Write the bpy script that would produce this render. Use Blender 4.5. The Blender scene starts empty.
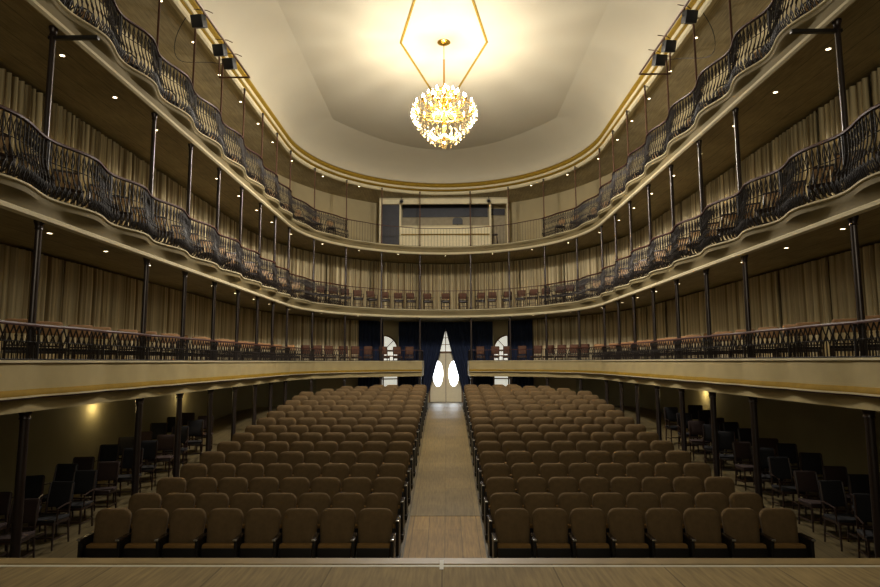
import bpy, bmesh, math, random
from mathutils import Vector, Matrix
random.seed(7)
PI = math.pi
C = bpy.context.scene.collection
R = math.radians

# ---------------------------------------------------------------- camera, world, light, exposure
FPX = 600.0
cam_d = bpy.data.cameras.new('camera'); cam = bpy.data.objects.new('camera', cam_d); C.objects.link(cam)
cam_d.sensor_width = 36; cam_d.lens = 36 * FPX / 880; cam_d.clip_start = .05; cam_d.clip_end = 200
PITCH = math.atan(68.0 / FPX); YAW = math.atan(6.3 / FPX); ROLL = R(-0.18)
cam.matrix_world = (Matrix.Translation((.04, 0, 0)) @ Matrix.Rotation(YAW, 4, 'Z') @ Matrix.Rotation(PI/2 + PITCH, 4, 'X') @ Matrix.Rotation(ROLL, 4, 'Z'))
bpy.context.scene.camera = cam
w = bpy.data.worlds.new('world'); bpy.context.scene.world = w; w.use_nodes = True
w.node_tree.nodes['Background'].inputs[0].default_value = (1.0, .92, .74, 1)
w.node_tree.nodes['Background'].inputs[1].default_value = 0.19
vs = bpy.context.scene.view_settings
vs.view_transform = 'Standard'; vs.look = 'None'; vs.gamma = 1; vs.use_curve_mapping = False; vs.exposure = 0.13
HALL_FILL_W = 95
STAGE_W = 18          # soft work light over the stage, behind the camera
DOWN_FILL_W = 800; CHAND_W = 2550         # added downward spot; chandelier bulbs in total
def area(name, loc, rot, sx, sy, e, col):
    l = bpy.data.lights.new(name, 'AREA'); l.shape = 'RECTANGLE'; l.size = sx; l.size_y = sy; l.energy = e; l.color = col
    o = bpy.data.objects.new(name, l); C.objects.link(o); o.location = loc; o.rotation_euler = rot; return o
area('stage_work_light', (0, 1.5, 6.8), (0, 0, 0), 9, 2.0, STAGE_W, (1, .90, .68))
hall_fill = area('hall_fill_light', (0, -2.0, 4.2), (R(88), 0, 0), 7, 1.6, HALL_FILL_W, (1, .92, .70)); hall_fill.data.spread = R(100)  # added fill from behind the camera, brightens the hall and side curtains

# ---------------------------------------------------------------- materials
def srgb(r, g, b):
    f = lambda c: (c/255/12.92) if c/255 <= .04045 else ((c/255+.055)/1.055)**2.4
    return (f(r), f(g), f(b), 1)
def mat(name, col, rough=.7, metal=0, var=.12, scale=6, bump=0, bscale=40, emit=None, estr=0, spec=.5):
    m = bpy.data.materials.new(name); m.use_nodes = True; nt = m.node_tree; N = nt.nodes; L = nt.links
    b = N['Principled BSDF']; b.inputs['Roughness'].default_value = rough; b.inputs['Metallic'].default_value = metal
    b.inputs['Specular IOR Level'].default_value = spec
    tc = N.new('ShaderNodeTexCoord')
    if var:
        n = N.new('ShaderNodeTexNoise'); n.inputs['Scale'].default_value = scale; n.inputs['Detail'].default_value = 5
        L.new(tc.outputs['Object'], n.inputs['Vector'])
        r = N.new('ShaderNodeMapRange'); r.inputs[1].default_value = .3; r.inputs[2].default_value = .7
        r.inputs[3].default_value = 1-var; r.inputs[4].default_value = 1+var; L.new(n.outputs[0], r.inputs[0])
        mx = N.new('ShaderNodeVectorMath'); mx.operation = 'SCALE'; mx.inputs[0].default_value = col[:3]
        L.new(r.outputs[0], mx.inputs['Scale']); L.new(mx.outputs[0], b.inputs['Base Color'])
    else: b.inputs['Base Color'].default_value = col
    if bump:
        n = N.new('ShaderNodeTexNoise'); n.inputs['Scale'].default_value = bscale; n.inputs['Detail'].default_value = 3
        L.new(tc.outputs['Object'], n.inputs['Vector'])
        bp = N.new('ShaderNodeBump'); bp.inputs['Strength'].default_value = bump; bp.inputs['Distance'].default_value = .01
        L.new(n.outputs[0], bp.inputs['Height']); L.new(bp.outputs[0], b.inputs['Normal'])
    if emit: b.inputs['Emission Color'].default_value = emit; b.inputs['Emission Strength'].default_value = estr
    return m
def planks(name, c1, c2, wx, ly, gap=.012, rough=.55, along='Y', mort=.45, scale=1):
    """boards wx wide, ly long"""
    m = bpy.data.materials.new(name); m.use_nodes = True; nt = m.node_tree; N = nt.nodes; L = nt.links
    b = N['Principled BSDF']; b.inputs['Roughness'].default_value = rough; b.inputs['Specular IOR Level'].default_value = .35
    tc = N.new('ShaderNodeTexCoord'); mp = N.new('ShaderNodeMapping')
    if along == 'Y': mp.inputs['Rotation'].default_value = (0, 0, PI/2)
    L.new(tc.outputs['Object'], mp.inputs['Vector'])
    br = N.new('ShaderNodeTexBrick'); br.inputs['Color1'].default_value = c1; br.inputs['Color2'].default_value = c2
    br.inputs['Mortar'].default_value = tuple(c*mort for c in c1[:3]) + (1,)
    br.inputs['Scale'].default_value = 1; br.inputs['Brick Width'].default_value = ly; br.inputs['Row Height'].default_value = wx
    br.inputs['Mortar Size'].default_value = gap; br.offset = .37; L.new(mp.outputs[0], br.inputs['Vector'])
    n = N.new('ShaderNodeTexNoise'); n.inputs['Scale'].default_value = 3; n.inputs['Detail'].default_value = 8
    mp2 = N.new('ShaderNodeMapping'); mp2.inputs['Scale'].default_value = (1, 12, 1) if along == 'X' else (12, 1, 1)
    L.new(tc.outputs['Object'], mp2.inputs['Vector']); L.new(mp2.outputs[0], n.inputs['Vector'])
    r = N.new('ShaderNodeMapRange'); r.inputs[1].default_value = .25; r.inputs[2].default_value = .75; r.inputs[3].default_value = .7; r.inputs[4].default_value = 1.25
    L.new(n.outputs[0], r.inputs[0])
    n2 = N.new('ShaderNodeTexNoise'); n2.inputs['Scale'].default_value = 1.1; n2.inputs['Detail'].default_value = 3
    L.new(tc.outputs['Object'], n2.inputs['Vector'])
    r2 = N.new('ShaderNodeMapRange'); r2.inputs[1].default_value = .3; r2.inputs[2].default_value = .7; r2.inputs[3].default_value = .85; r2.inputs[4].default_value = 1.15
    L.new(n2.outputs[0], r2.inputs[0])
    mu = N.new('ShaderNodeMath'); mu.operation = 'MULTIPLY'; L.new(r.outputs[0], mu.inputs[0]); L.new(r2.outputs[0], mu.inputs[1])
    mx = N.new('ShaderNodeVectorMath'); mx.operation = 'SCALE'; L.new(br.outputs[0], mx.inputs[0]); L.new(mu.outputs[0], mx.inputs['Scale'])
    L.new(mx.outputs[0], b.inputs['Base Color'])
    return m
M = dict(
 cream=mat('cream_paint', srgb(196,184,150), .75, spec=.2, var=.06, scale=2),
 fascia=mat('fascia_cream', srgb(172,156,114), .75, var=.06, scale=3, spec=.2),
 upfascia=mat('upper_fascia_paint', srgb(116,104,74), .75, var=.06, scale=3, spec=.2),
 gold=mat('gold_paint', srgb(136,108,34), .75, metal=.0, spec=.12, var=.1),
 darkred=mat('dark_red_paint', srgb(70,26,16), .5),
 rail=mat('handrail_varnish', srgb(66,30,22), .5, var=.15),
 iron=mat('black_iron', srgb(34,27,23), .55, metal=.1, var=.2, spec=.35),
 column=mat('dark_column_paint', srgb(52,42,38), .3, metal=.45, var=.15, spec=.7),
 rod=mat('brown_rod_paint', srgb(86,56,38), .35, metal=.3, var=.15),
 soffit=planks('balcony_soffit_boards', srgb(152,138,102), srgb(144,130,96), .48, 90, .008, .7, mort=.5),
 soffit_hi=mat('upper_soffit_paint', srgb(170,155,118), .7, var=.05, scale=1.5),
 ceil=mat('ceiling_plaster', srgb(178,169,146), .8, var=.02, scale=.8),
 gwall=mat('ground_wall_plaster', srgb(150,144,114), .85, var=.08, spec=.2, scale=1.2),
 uwall=mat('upper_wall_paint', srgb(175,160,122), .8, var=.06, scale=1.2),
 curtain=mat('beige_curtain', srgb(202,184,142), .9, var=.12, scale=1.3, bump=.3, bscale=90),
 navy=mat('navy_curtain', srgb(24,36,64), .9, var=.2, scale=3),
 seat=mat('brown_seat_fabric', srgb(107,87,60), .95, var=.14, scale=9, bump=.5, bscale=140, spec=.2),
 seat2=mat('seat_cushion_fabric', srgb(140,108,64), .95, var=.12, scale=9, bump=.5, bscale=140, spec=.2),
 black=mat('black_lacquer', srgb(22,20,20), .4, var=.1),
 armcap=mat('armrest_wood', srgb(46,38,34), .22, var=.1, spec=.8),
 armtip=mat('pale_metal_tip', srgb(190,185,172), .3, metal=.8, var=0),
 dwood=mat('dark_chair_wood', srgb(44,26,16), .4, var=.2, scale=14),
 mwood=mat('light_chair_wood', srgb(176,140,98), .45, var=.2, scale=14),
 pad=mat('maroon_chair_pad', srgb(48,32,28), .9, var=.12),
 padb=mat('tan_chair_pad', srgb(156,118,80), .9, var=.12),
 padk=mat('charcoal_chair_pad', srgb(22,21,25), .9, var=.12),
 stripe=mat('orange_chair_pad', srgb(150,110,80), .9, var=.12),
 lampblk=mat('black_lamp_housing', srgb(20,20,22), .5),
 lens=mat('lamp_lens', srgb(52,54,60), .15),
 doorp=mat('cream_door_paint', srgb(242,230,198), .5, var=.04),
 winframe=mat('window_frame_wood', srgb(112,72,34), .5),
 tape=mat('white_tape', srgb(205,200,180), .6, var=.05),
 brass=mat('brass', srgb(190,150,60), .25, metal=.9, var=.05),
 bulb=mat('lit_bulb', (1,1,1,1), .4, var=0, emit=(1,.90,.70,1), estr=45),
 dl=mat('lit_downlight', (1,1,1,1), .4, var=0, emit=(1,.82,.55,1), estr=9),
 pane=mat('daylight_glass', (.9,.9,.9,1), .2, var=0, emit=(.86,.93,1,1), estr=6),
 pane2=mat('dim_daylight_glass', (.9,.9,.9,1), .2, var=0, emit=(.95,.93,.78,1), estr=.55),
 booth=mat('booth_board', srgb(222,210,172), .6, var=.05),
 boothdark=mat('booth_dark_panel', srgb(34,34,44), .5, var=.2),
 boothwall=mat('booth_back_wall', srgb(160,148,122), .8),
 stage=planks('stage_boards', srgb(156,134,88), srgb(140,120,78), .85, 7, .006, .8, mort=.5),
 floorw=planks('hall_floor_boards', srgb(104,92,64), srgb(94,82,56), .22, 2.4, .008, .5),
 aislef=planks('aisle_plywood', srgb(146,116,62), srgb(132,104,54), .28, 3.2, .006, .6),
 aisleb=planks('aisle_boards', srgb(126,108,72), srgb(114,98,66), .55, .8, .005, .4, mort=.6),
)
def stripes(name, c1, c2, freq=3.0, seed=0):
    m = mat(name, c1, .9, var=.0); nt = m.node_tree; N = nt.nodes; L = nt.links; b = N['Principled BSDF']
    uv = N.new('ShaderNodeUVMap'); mp = N.new('ShaderNodeMapping'); mp.inputs['Scale'].default_value = (freq, .02, 1); mp.inputs['Location'].default_value = (seed, 0, 0)
    L.new(uv.outputs[0], mp.inputs['Vector'])
    n = N.new('ShaderNodeTexNoise'); n.inputs['Scale'].default_value = 1.0; n.inputs['Detail'].default_value = 2; L.new(mp.outputs[0], n.inputs['Vector'])
    r = N.new('ShaderNodeMapRange'); r.inputs[1].default_value = .38; r.inputs[2].default_value = .62; L.new(n.outputs[0], r.inputs[0])
    mx = N.new('ShaderNodeMix'); mx.data_type = 'RGBA'; mx.inputs[6].default_value = c1; mx.inputs[7].default_value = c2
    L.new(r.outputs[0], mx.inputs[0]); L.new(mx.outputs[2], b.inputs['Base Color']); return m
M['curtain'] = stripes('striped_beige_curtain', srgb(226,210,168), srgb(116,96,62), 2.4)
M['curtain_lit'] = stripes('striped_beige_curtain_lit', srgb(242,228,190), srgb(140,120,84), 2.4, 3)  # same beige cloth, the lowest tier's light put into paler colours
# crystal: bright clear drops lit by the bulbs
def crystal():
    m = bpy.data.materials.new('crystal'); m.use_nodes = True; nt = m.node_tree; N = nt.nodes; L = nt.links
    N.remove(N['Principled BSDF']); o = N['Material Output']
    t = N.new('ShaderNodeBsdfTranslucent'); t.inputs[0].default_value = (.74, .62, .40, 1)
    g = N.new('ShaderNodeBsdfGlossy'); g.inputs['Roughness'].default_value = .15; g.inputs[0].default_value = (.85, .76, .56, 1)
    mx = N.new('ShaderNodeMixShader'); mx.inputs[0].default_value = .5
    L.new(t.outputs[0], mx.inputs[1]); L.new(g.outputs[0], mx.inputs[2]); L.new(mx.outputs[0], o.inputs[0]); return m
M['crystal'] = crystal()

# ---------------------------------------------------------------- helpers
class MB:
    def __init__(s): s.v = []; s.f = []
    def add(s, vs_, fs):
        n = len(s.v); s.v += [tuple(v) for v in vs_]; s.f += [tuple(i+n for i in f) for f in fs]; return s
    def box(s, x0, x1, y0, y1, z0, z1, mtx=None):
        p = [Vector(q) for q in [(x0,y0,z0),(x1,y0,z0),(x1,y1,z0),(x0,y1,z0),(x0,y0,z1),(x1,y0,z1),(x1,y1,z1),(x0,y1,z1)]]
        if mtx: p = [mtx @ q for q in p]
        return s.add(p, [(0,3,2,1),(4,5,6,7),(0,1,5,4),(1,2,6,5),(2,3,7,6),(3,0,4,7)])
    def cbox(s, x0, x1, y0, y1, z0, z1, c=.01, mtx=None):
        """box with chamfered edges"""
        bm = bmesh.new(); bmesh.ops.create_cube(bm, size=1)
        for v in bm.verts: v.co = Vector(((x0+x1)/2+v.co.x*(x1-x0), (y0+y1)/2+v.co.y*(y1-y0), (z0+z1)/2+v.co.z*(z1-z0)))
        bmesh.ops.bevel(bm, geom=bm.edges[:], offset=c, segments=2, affect='EDGES', profile=.6)
        vs_ = [(mtx @ v.co) if mtx else v.co.copy() for v in bm.verts]; bm.verts.index_update()
        fs = [tuple(v.index for v in f.verts) for f in bm.faces]; bm.free(); return s.add(vs_, fs)
    def tube(s, pts, r, n=8, cap=True, closed=False):
        pts = [Vector(p) for p in pts]; rs = r if isinstance(r, (list, tuple)) else [r]*len(pts)
        vs_, fs = [], []; K = len(pts); prev = None
        for i, p in enumerate(pts):
            if closed: d = pts[(i+1) % K] - pts[i-1]
            else: d = pts[min(i+1, K-1)] - pts[max(i-1, 0)]
            d = d.normalized() if d.length > 1e-9 else Vector((0,0,1))
            up = Vector((0,0,1)) if abs(d.z) < .95 else Vector((1,0,0))
            if prev is not None and prev.cross(d).length > .1: a = (prev - d*prev.dot(d)).normalized()
            else: a = up.cross(d).normalized()
            prev = a; b = d.cross(a)
            for k in range(n):
                t = 2*PI*k/n; vs_.append(p + (a*math.cos(t) + b*math.sin(t))*rs[i])
        for i in range(K if closed else K-1):
            for k in range(n):
                j = (i+1) % K
                fs.append((i*n+k, i*n+(k+1)%n, j*n+(k+1)%n, j*n+k))
        if cap and not closed: fs.append(tuple(range(n))[::-1]); fs.append(tuple((K-1)*n+k for k in range(n)))
        return s.add(vs_, fs)
    def lathe(s, prof, n=16, c=(0,0,0)):
        vs_, fs = [], []
        for r, z in prof:
            for k in range(n): a = 2*PI*k/n; vs_.append((c[0]+r*math.cos(a), c[1]+r*math.sin(a), c[2]+z))
        for i in range(len(prof)-1):
            for k in range(n): fs.append((i*n+k, i*n+(k+1)%n, (i+1)*n+(k+1)%n, (i+1)*n+k))
        fs.append(tuple(range(n))[::-1]); fs.append(tuple((len(prof)-1)*n+k for k in range(n)))
        return s.add(vs_, fs)
    def loft(s, rings, closed=True, caps=True):
        n = len(rings[0]); vs_ = [p for r in rings for p in r]; fs = []
        for i in range(len(rings)-1):
            for k in range(n if closed else n-1): fs.append((i*n+k, i*n+(k+1)%n, (i+1)*n+(k+1)%n, (i+1)*n+k))
        if caps and closed: fs.append(tuple(range(n))[::-1]); fs.append(tuple((len(rings)-1)*n+k for k in range(n)))
        return s.add(vs_, fs)
    def mesh(s, name, m, smooth=True, fix=True):
        me = bpy.data.meshes.new(name); me.from_pydata([tuple(v) for v in s.v], [], s.f)
        if fix:
            bm = bmesh.new(); bm.from_mesh(me); bmesh.ops.recalc_face_normals(bm, faces=bm.faces); bm.to_mesh(me); bm.free()
        me.materials.append(m)
        if smooth:
            for p in me.polygons: p.use_smooth = True
            try: me.set_sharp_from_angle(angle=R(38))
            except Exception: pass
        me.update(); return me
    def build(s, name, m, parent=None, loc=None, smooth=True):
        return link(name, s.mesh(name, m, smooth), parent, loc)
def link(name, me, parent=None, loc=None):
    o = bpy.data.objects.new(name, me); C.objects.link(o)
    if parent: o.parent = parent
    if loc is not None: o.location = loc
    return o
def tag(o, label=None, cat=None, group=None, kind=None):
    if label: o['label'] = label
    if cat: o['category'] = cat
    if group: o['group'] = group
    if kind: o['kind'] = kind
    return o
def thing(name, label, cat, loc=(0,0,0), rz=0, group=None):
    o = bpy.data.objects.new(name, None); C.objects.link(o); o.location = loc; o.rotation_euler = (0,0,rz); o.empty_display_size = .1
    return tag(o, label, cat, group)
KIDS = {}
def kids(o):
    if o.name not in KIDS: KIDS[o.name] = [c for c in bpy.data.objects if c.parent == o]
    return KIDS[o.name]
def dup(root, loc, rz, label, group=None):
    r = root.copy(); C.objects.link(r); r.location = loc; r.rotation_euler = (0,0,rz); r['label'] = label
    if group: r['group'] = group
    for ch in kids(root):
        c = ch.copy(); C.objects.link(c); c.parent = r
        for g in kids(ch):
            d = g.copy(); C.objects.link(d); d.parent = c
    return r
class Proto:
    """first use moves the thing itself, later uses copy it"""
    def __init__(s, root): s.root = root; s.used = False
    def put(s, loc, rz, label, group=None):
        if not s.used:
            s.used = True; kids(s.root)
            for k in kids(s.root): kids(k)
            o = s.root; o.location = loc; o.rotation_euler = (0,0,rz); o['label'] = label
            if group: o['group'] = group
            return o
        return dup(s.root, loc, rz, label, group)
ORD = ['first','second','third','fourth','fifth','sixth','seventh','eighth','ninth','tenth','eleventh','twelfth','thirteenth','fourteenth','fifteenth','sixteenth','seventeenth','eighteenth','nineteenth','twentieth']

# ---------------------------------------------------------------- the horseshoe plan
A0, B0, Y0, LA = 5.85, 6.2, 22.0, 18.93
DA, DB = 1.9, 3.0
TM = Y0 + LA/2
def P(t, k=0.0):
    a, b = A0+DA*k, B0+DB*k
    if t < Y0: return Vector((-a, t, 0))
    if t > Y0+LA: return Vector((a, 2*Y0+LA-t, 0))
    ph = (t-Y0)/LA*PI
    return Vector((-a*math.cos(ph), Y0+b*math.sin(ph), 0))
def NRM(t):
    return (P(t, 1) - P(t, 0)).normalized() if t <= Y0 or t >= Y0+LA else Vector((-B0*math.cos((t-Y0)/LA*PI), A0*math.sin((t-Y0)/LA*PI), 0)).normalized()
def Q(t, k, off, z):            # off metres outwards (away from the hall)
    p = P(t, k) + NRM(t)*off; p.z = z; return p
half = [5.1, 6.85, 8.6, 10.27, 11.8, 13.57, 15.34, 17.1, 18.9, 20.6, 22.4, 24.48, 26.45, 28.34, 30.24]
NODES = half + [2*TM - t for t in half[::-1]]
NOCOL = {1, 3, len(NODES)-2, len(NODES)-4}
def wave(t):
    if t <= NODES[0]: 
        f = ((NODES[0]-t) / 1.75) % 1; return .5-.5*math.cos(2*PI*f)
    if t >= NODES[-1]:
        f = ((t-NODES[-1]) / 1.75) % 1; return .5-.5*math.cos(2*PI*f)
    for i in range(len(NODES)-1):
        if NODES[i] <= t <= NODES[i+1]:
            f = (t-NODES[i])/(NODES[i+1]-NODES[i]); return .5-.5*math.cos(2*PI*f)
    return 0
def wave_low(t):
    for i in range(len(NODES)-1):
        if NODES[i] <= t <= NODES[i+1]: return abs(math.sin(PI*(t-NODES[i])/(NODES[i+1]-NODES[i])))
    return abs(math.sin(PI*(min(abs(t-NODES[0]), abs(t-NODES[-1]))/1.75)))
def wamp(t):                     # the bulges flatten towards the middle of the rear
    d = abs(t-TM); return .25 + .75*min(1, max(0, (d-3)/6))
def trange(t0, t1, step=.11):
    n = max(2, int(round((t1-t0)/step))); return [t0+(t1-t0)*i/n for i in range(n+1)]
T0 = 1.4; T1 = 2*TM - T0
def sweep(mb, prof, ts, k=0.0, closed=True, ends=True):
    """prof(t) -> list of (off, z)"""
    rings = [[Q(t, k, o, z) for o, z in prof(t)] for t in ts]
    return mb.loft(rings, closed=closed, caps=ends)

# heights
Z1, Z2, Z3, ZC = 0.035, 2.43, 5.44, 8.12      # floors of the three balconies, cornice
SOF1, SOF2, SOF3 = -.68, 2.05, 5.07
GAP = 1.10                                     # half width of the gap in the first balcony
tgap = [t for t in trange(Y0, TM, .002) if abs(P(t).x) <= GAP][0]

FLOOR = [(9.4, -3.02), (10.9, -2.90), (12.49, -2.74), (15.22, -2.49), (17.95, -2.19), (20.68, -1.93), (22.5, -1.83), (24.2, -1.80), (31.0, -2.08)]
def floor_z(y):
    F = FLOOR
    if y <= F[0][0]: return F[0][1]
    for (a, za), (b, zb) in zip(F, F[1:]):
        if y <= b: return za+(zb-za)*(y-a)/(b-a)
    return F[-1][1]

# ---------------------------------------------------------------- setting: floors
def struct(o, label=None):
    o['kind'] = 'structure'; 
    if label: o['label'] = label
    return o
def strip_floor(name, x0, x1, ys, m, dz=0, thick=.12):
    mb = MB(); 
    rings = [[(x0, y, floor_z(y)+dz), (x1, y, floor_z(y)+dz), (x1, y, floor_z(y)+dz-thick), (x0, y, floor_z(y)+dz-thick)] for y in ys]
    mb.loft(rings); return struct(mb.build(name, m, smooth=False))
strip_floor('floor', -8.3, 8.3, [1.0]+[a for a, b in FLOOR]+[32.5], M['floorw'])
strip_floor('floor_aisle_front', -.64, .64, [5.3, 9.4, 10.9, 11.45], M['aislef'], dz=.012, thick=.011)['label'] = 'golden plywood front part of the centre aisle'
strip_floor('floor_aisle_rear', -.64, .64, [11.47]+[a for a, b in FLOOR if a > 11.5], M['aisleb'], dz=.012, thick=.011)['label'] = 'worn grey boards of the centre aisle'
SZ = -1.57; SY = 5.02
mb = MB(); mb.box(-9, 9, -5, SY-.14, SZ-.25, SZ); struct(mb.build('floor_stage', M['stage'], smooth=False), 'worn wooden stage floor in front')
mb = MB(); mb.box(-9, 9, SY-.138, SY, SZ-.26, SZ+.004); struct(mb.build('trim_1', mat('stage_nosing', srgb(150,128,84), .5), smooth=False), 'wooden nosing strip along the stage edge')
mb = MB(); mb.box(-9, 9, SY-.02-.15, SY-.15, -3.13, SZ-.26); struct(mb.build('wall_stage_front', M['black'], smooth=False))
mb = MB(); mb.box(-9, -.50, SY-.20, SY-.165, SZ, SZ+.002); mb.box(-.57, 9, SY-.20, SY-.165, SZ+.0005, SZ+.0025)
tag(mb.build('tape_strip', M['tape'], smooth=False), 'long thin white tape strip running along the stage edge', 'tape')
mb = MB(); mb.box(-.02, .01, SY-.27, SY-.06, SZ+.0045, SZ+.0065); tag(mb.build('tape_mark', M['tape'], smooth=False), 'short white tape mark crossing the strip at the centre of the stage edge', 'tape')

# ---------------------------------------------------------------- setting: walls
def wallstrip(name, m, t0, t1, z0, z1, k=1.0, off=.05, th=.2, label=None):
    mb = MB(); sweep(mb, lambda t: [(off, z0), (off+th, z0), (off+th, z1), (off, z1)], trange(t0, t1, .25), k)
    return struct(mb.build(name, m), label)
TL = 22+4.2; TR = 2*TM-TL
wallstrip('wall_left', M['gwall'], T0-6.4, TL, -3.3, SOF1+.1)
wallstrip('wall_right', M['gwall'], TR, T1+6.4, -3.3, SOF1+.1)
wallstrip('wall_left_middle', M['uwall'], T0-6.4, TL, SOF1+.1, 8.4)
wallstrip('wall_right_middle', M['uwall'], TR, T1+6.4, SOF1+.1, 8.4)
# the rear wall is pierced by a door and two windows: build it in pieces between x limits
def xt(x, k=1.0):                # parameter where the wall line reaches x (rear part)
    a = A0+DA*k; return Y0 + math.acos(-x/a)/PI*LA
WIN = [(-3.95, -2.38), (2.38, 3.95)]; DOOR = (-.86, .86)
WZ0, WZ1 = -1.35, 1.32
def rearpiece(mb, xa, xb, z0, z1, step=.3):
    ta, tb = xt(xa), xt(xb); sweep(mb, lambda t: [(.05, z0), (.25, z0), (.25, z1), (.05, z1)], trange(ta, tb, step), 1.0)
mb = MB(); xl = P(TL, 1).x; xr = -xl
for a, b in [(xl, WIN[0][0]), (WIN[0][1], DOOR[0]), (DOOR[1], WIN[1][0]), (WIN[1][1], xr)]: rearpiece(mb, a, b, -3.3, 8.4)
for a, b in WIN: rearpiece(mb, a, b, -3.3, WZ0); rearpiece(mb, a, b, WZ1, 8.4)
DZ0 = floor_z(30.9); DZ1 = 1.62
rearpiece(mb, DOOR[0], DOOR[1], DZ1, 8.4)
struct(mb.build('wall_rear', M['uwall']), 'rear wall behind the balconies')

# double door with oval windows, transom above
def arc_pts(cx, cz, rx, rz, n, a0=0, a1=2*PI): return [(cx+rx*math.cos(a0+(a1-a0)*i/n), cz+rz*math.sin(a0+(a1-a0)*i/n)) for i in range(n)]
dy = P(TM, 1).y + .05
d = thing('door_1', 'cream double door with two oval windows at the end of the aisle', 'door', (0, dy, DZ0)); d['kind'] = 'structure'; del d['category']
LH = 2.50                        # leaf height
def leaf(x0, x1):
    """leaf with an oval hole"""
    cx = (x0+x1)/2; cz = 1.45; rx, rz = .27, .66; n = 40
    inner = [(cx+rx*math.cos(2*PI*i/n), cz+rz*math.sin(2*PI*i/n)) for i in range(n)]
    outer = []
    for i in range(n):
        a = 2*PI*i/n; dx, dz = math.cos(a), math.sin(a)
        s = min((x1-cx)/abs(dx) if abs(dx) > 1e-6 else 9e9, ((LH-cz) if dz > 0 else (cz-.02))/abs(dz) if abs(dz) > 1e-6 else 9e9)
        outer.append((cx+dx*s, cz+dz*s))
    mb = MB(); rings = [[(x, y, z) for x, z in ring] for ring, y in ((inner, 0), (outer, 0), (outer, .05), (inner, .05))]
    rings.append(rings[0]); mb.loft(rings, caps=False)
    for cxx in ((x0, cz),): pass
    # corner fillers
    for sx, ex in ((-1, x0), (1, x1)):
        for ez, sz in ((.02, -1), (LH, 1)):
            cand = [p for p in outer if (p[0]-cx)*sx > 0 and (p[1]-cz)*sz > 0]
            side = [p for p in cand if abs(p[0]-ex) < 1e-4]; top = [p for p in cand if abs(p[1]-ez) < 1e-4]
            if side and top:
                q1 = max(side, key=lambda p: abs(p[1]-cz)); q2 = max(top, key=lambda p: abs(p[0]-cx))
                t3 = [(ex, ez), q1, q2]
                mb.add([(p[0], 0, p[1]) for p in t3]+[(p[0], .05, p[1]) for p in t3], [(0,1,2),(3,4,5),(0,1,4,3),(1,2,5,4),(2,0,3,5)])
    l = mb.build('door_leaf', M['doorp'], d)
    g = MB(); g.lathe([(1, 0), (1, .01)], 40); 
    g.v = [(cx+v[0]*rx, .02+v[2], cz+v[1]*rz) for v in g.v]; g.build('oval_pane', M['pane'], l, smooth=False)
    f = MB(); f.tube([(cx+(rx+.01)*math.cos(2*PI*i/n), -.005, cz+(rz+.01)*math.sin(2*PI*i/n)) for i in range(n)], .022, 6, closed=True); f.build('pane_rim', M['doorp'], l)
leaf(-.80, -.012); leaf(.012, .80)
mb = MB(); mb.box(-.012, .012, -.02, .04, .02, LH); mb.build('meeting_strip', M['winframe'], d)
mb = MB(); mb.box(-.86, -.80, -.03, .1, 0, DZ1-DZ0); mb.box(.80, .86, -.03, .1, 0, DZ1-DZ0); mb.box(-.86, .86, -.03, .1, LH, LH+.10); mb.box(-.86, .86, -.03, .1, DZ1-DZ0-.06, DZ1-DZ0)
mb.build('door_frame', M['winframe'], d, smooth=False)
mb = MB(); mb.box(-.80, .80, .03, .05, LH+.1, DZ1-DZ0-.06); tr = mb.build('transom_pane', M['pane2'], d, smooth=False)
mb = MB()
for x in (-.4, 0, .4): mb.box(x-.02, x+.02, 0, .03, LH+.1, DZ1-DZ0-.06)
for z in (.45, .8): mb.box(-.8, .8, 0, .03, LH+z-.015, LH+z+.015)
mb.build('glazing_bars', M['winframe'], tr, smooth=False)
# arched windows
for i, (xa, xb) in enumerate(WIN):
    cx = (xa+xb)/2; wy = P(xt(cx), 1).y + .10; hw = (xb-xa)/2
    sgn = -1 if cx < 0 else 1
    nrm = NRM(xt(cx)); rz = math.atan2(nrm.y, nrm.x) - PI/2
    wdw = thing('window_%d' % (i+1), 'tall arched window showing through the navy curtains %s of the door' % ('left' if cx < 0 else 'right'), 'window', (cx, wy+.02, 0), rz); wdw['kind'] = 'structure'; del wdw['category']
    mb = MB(); pts = [(-hw, WZ0), (hw, WZ0)] + [(hw*math.cos(a), WZ1-hw+hw*math.sin(a)) for a in [PI*j/16 for j in range(17)]]
    mb.add([(x, 0, z) for x, z in pts]+[(x, .015, z) for x, z in pts], [tuple(range(len(pts))), tuple(range(len(pts), 2*len(pts)))[::-1]]); mb.build('pane', M['pane2'], wdw, smooth=False)
    mb = MB(); mb.tube([(x, -.02, z) for x, z in pts], .04, 6, closed=True)
    mb.box(-.03, .03, -.04, 0, WZ0, WZ1); mb.box(-hw, hw, -.04, 0, WZ1-hw-.03, WZ1-hw+.03); mb.box(-hw, hw, -.04, 0, .25, .31); mb.box(-hw, hw, -.04, 0, -.9, -.84)
    for a in (PI/4, 3*PI/4): mb.tube([(0, -.02, WZ1-hw), (hw*math.cos(a), -.02, WZ1-hw+hw*math.sin(a))], .02, 6)
    mb.build('window_frame', M['winframe'], wdw, smooth=False)
    # spandrel boards closing the corners above the arch
    mb = MB()
    for s in (-1, 1):
        ap = [(s*hw*math.cos(a), WZ1-hw+hw*math.sin(a)) for a in [PI/2*j/8 for j in range(9)]]
        poly = [(s*hw, WZ1)] + ap; n = len(poly)
        mb.add([(x, -.03, z) for x, z in poly]+[(x, .03, z) for x, z in poly], [tuple(range(n)), tuple(range(n, 2*n))[::-1]]+[(j, (j+1) % n, n+(j+1) % n, n+j) for j in range(n)])
    mb.build('arch_spandrel', M['uwall'], wdw, smooth=False)

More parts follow.
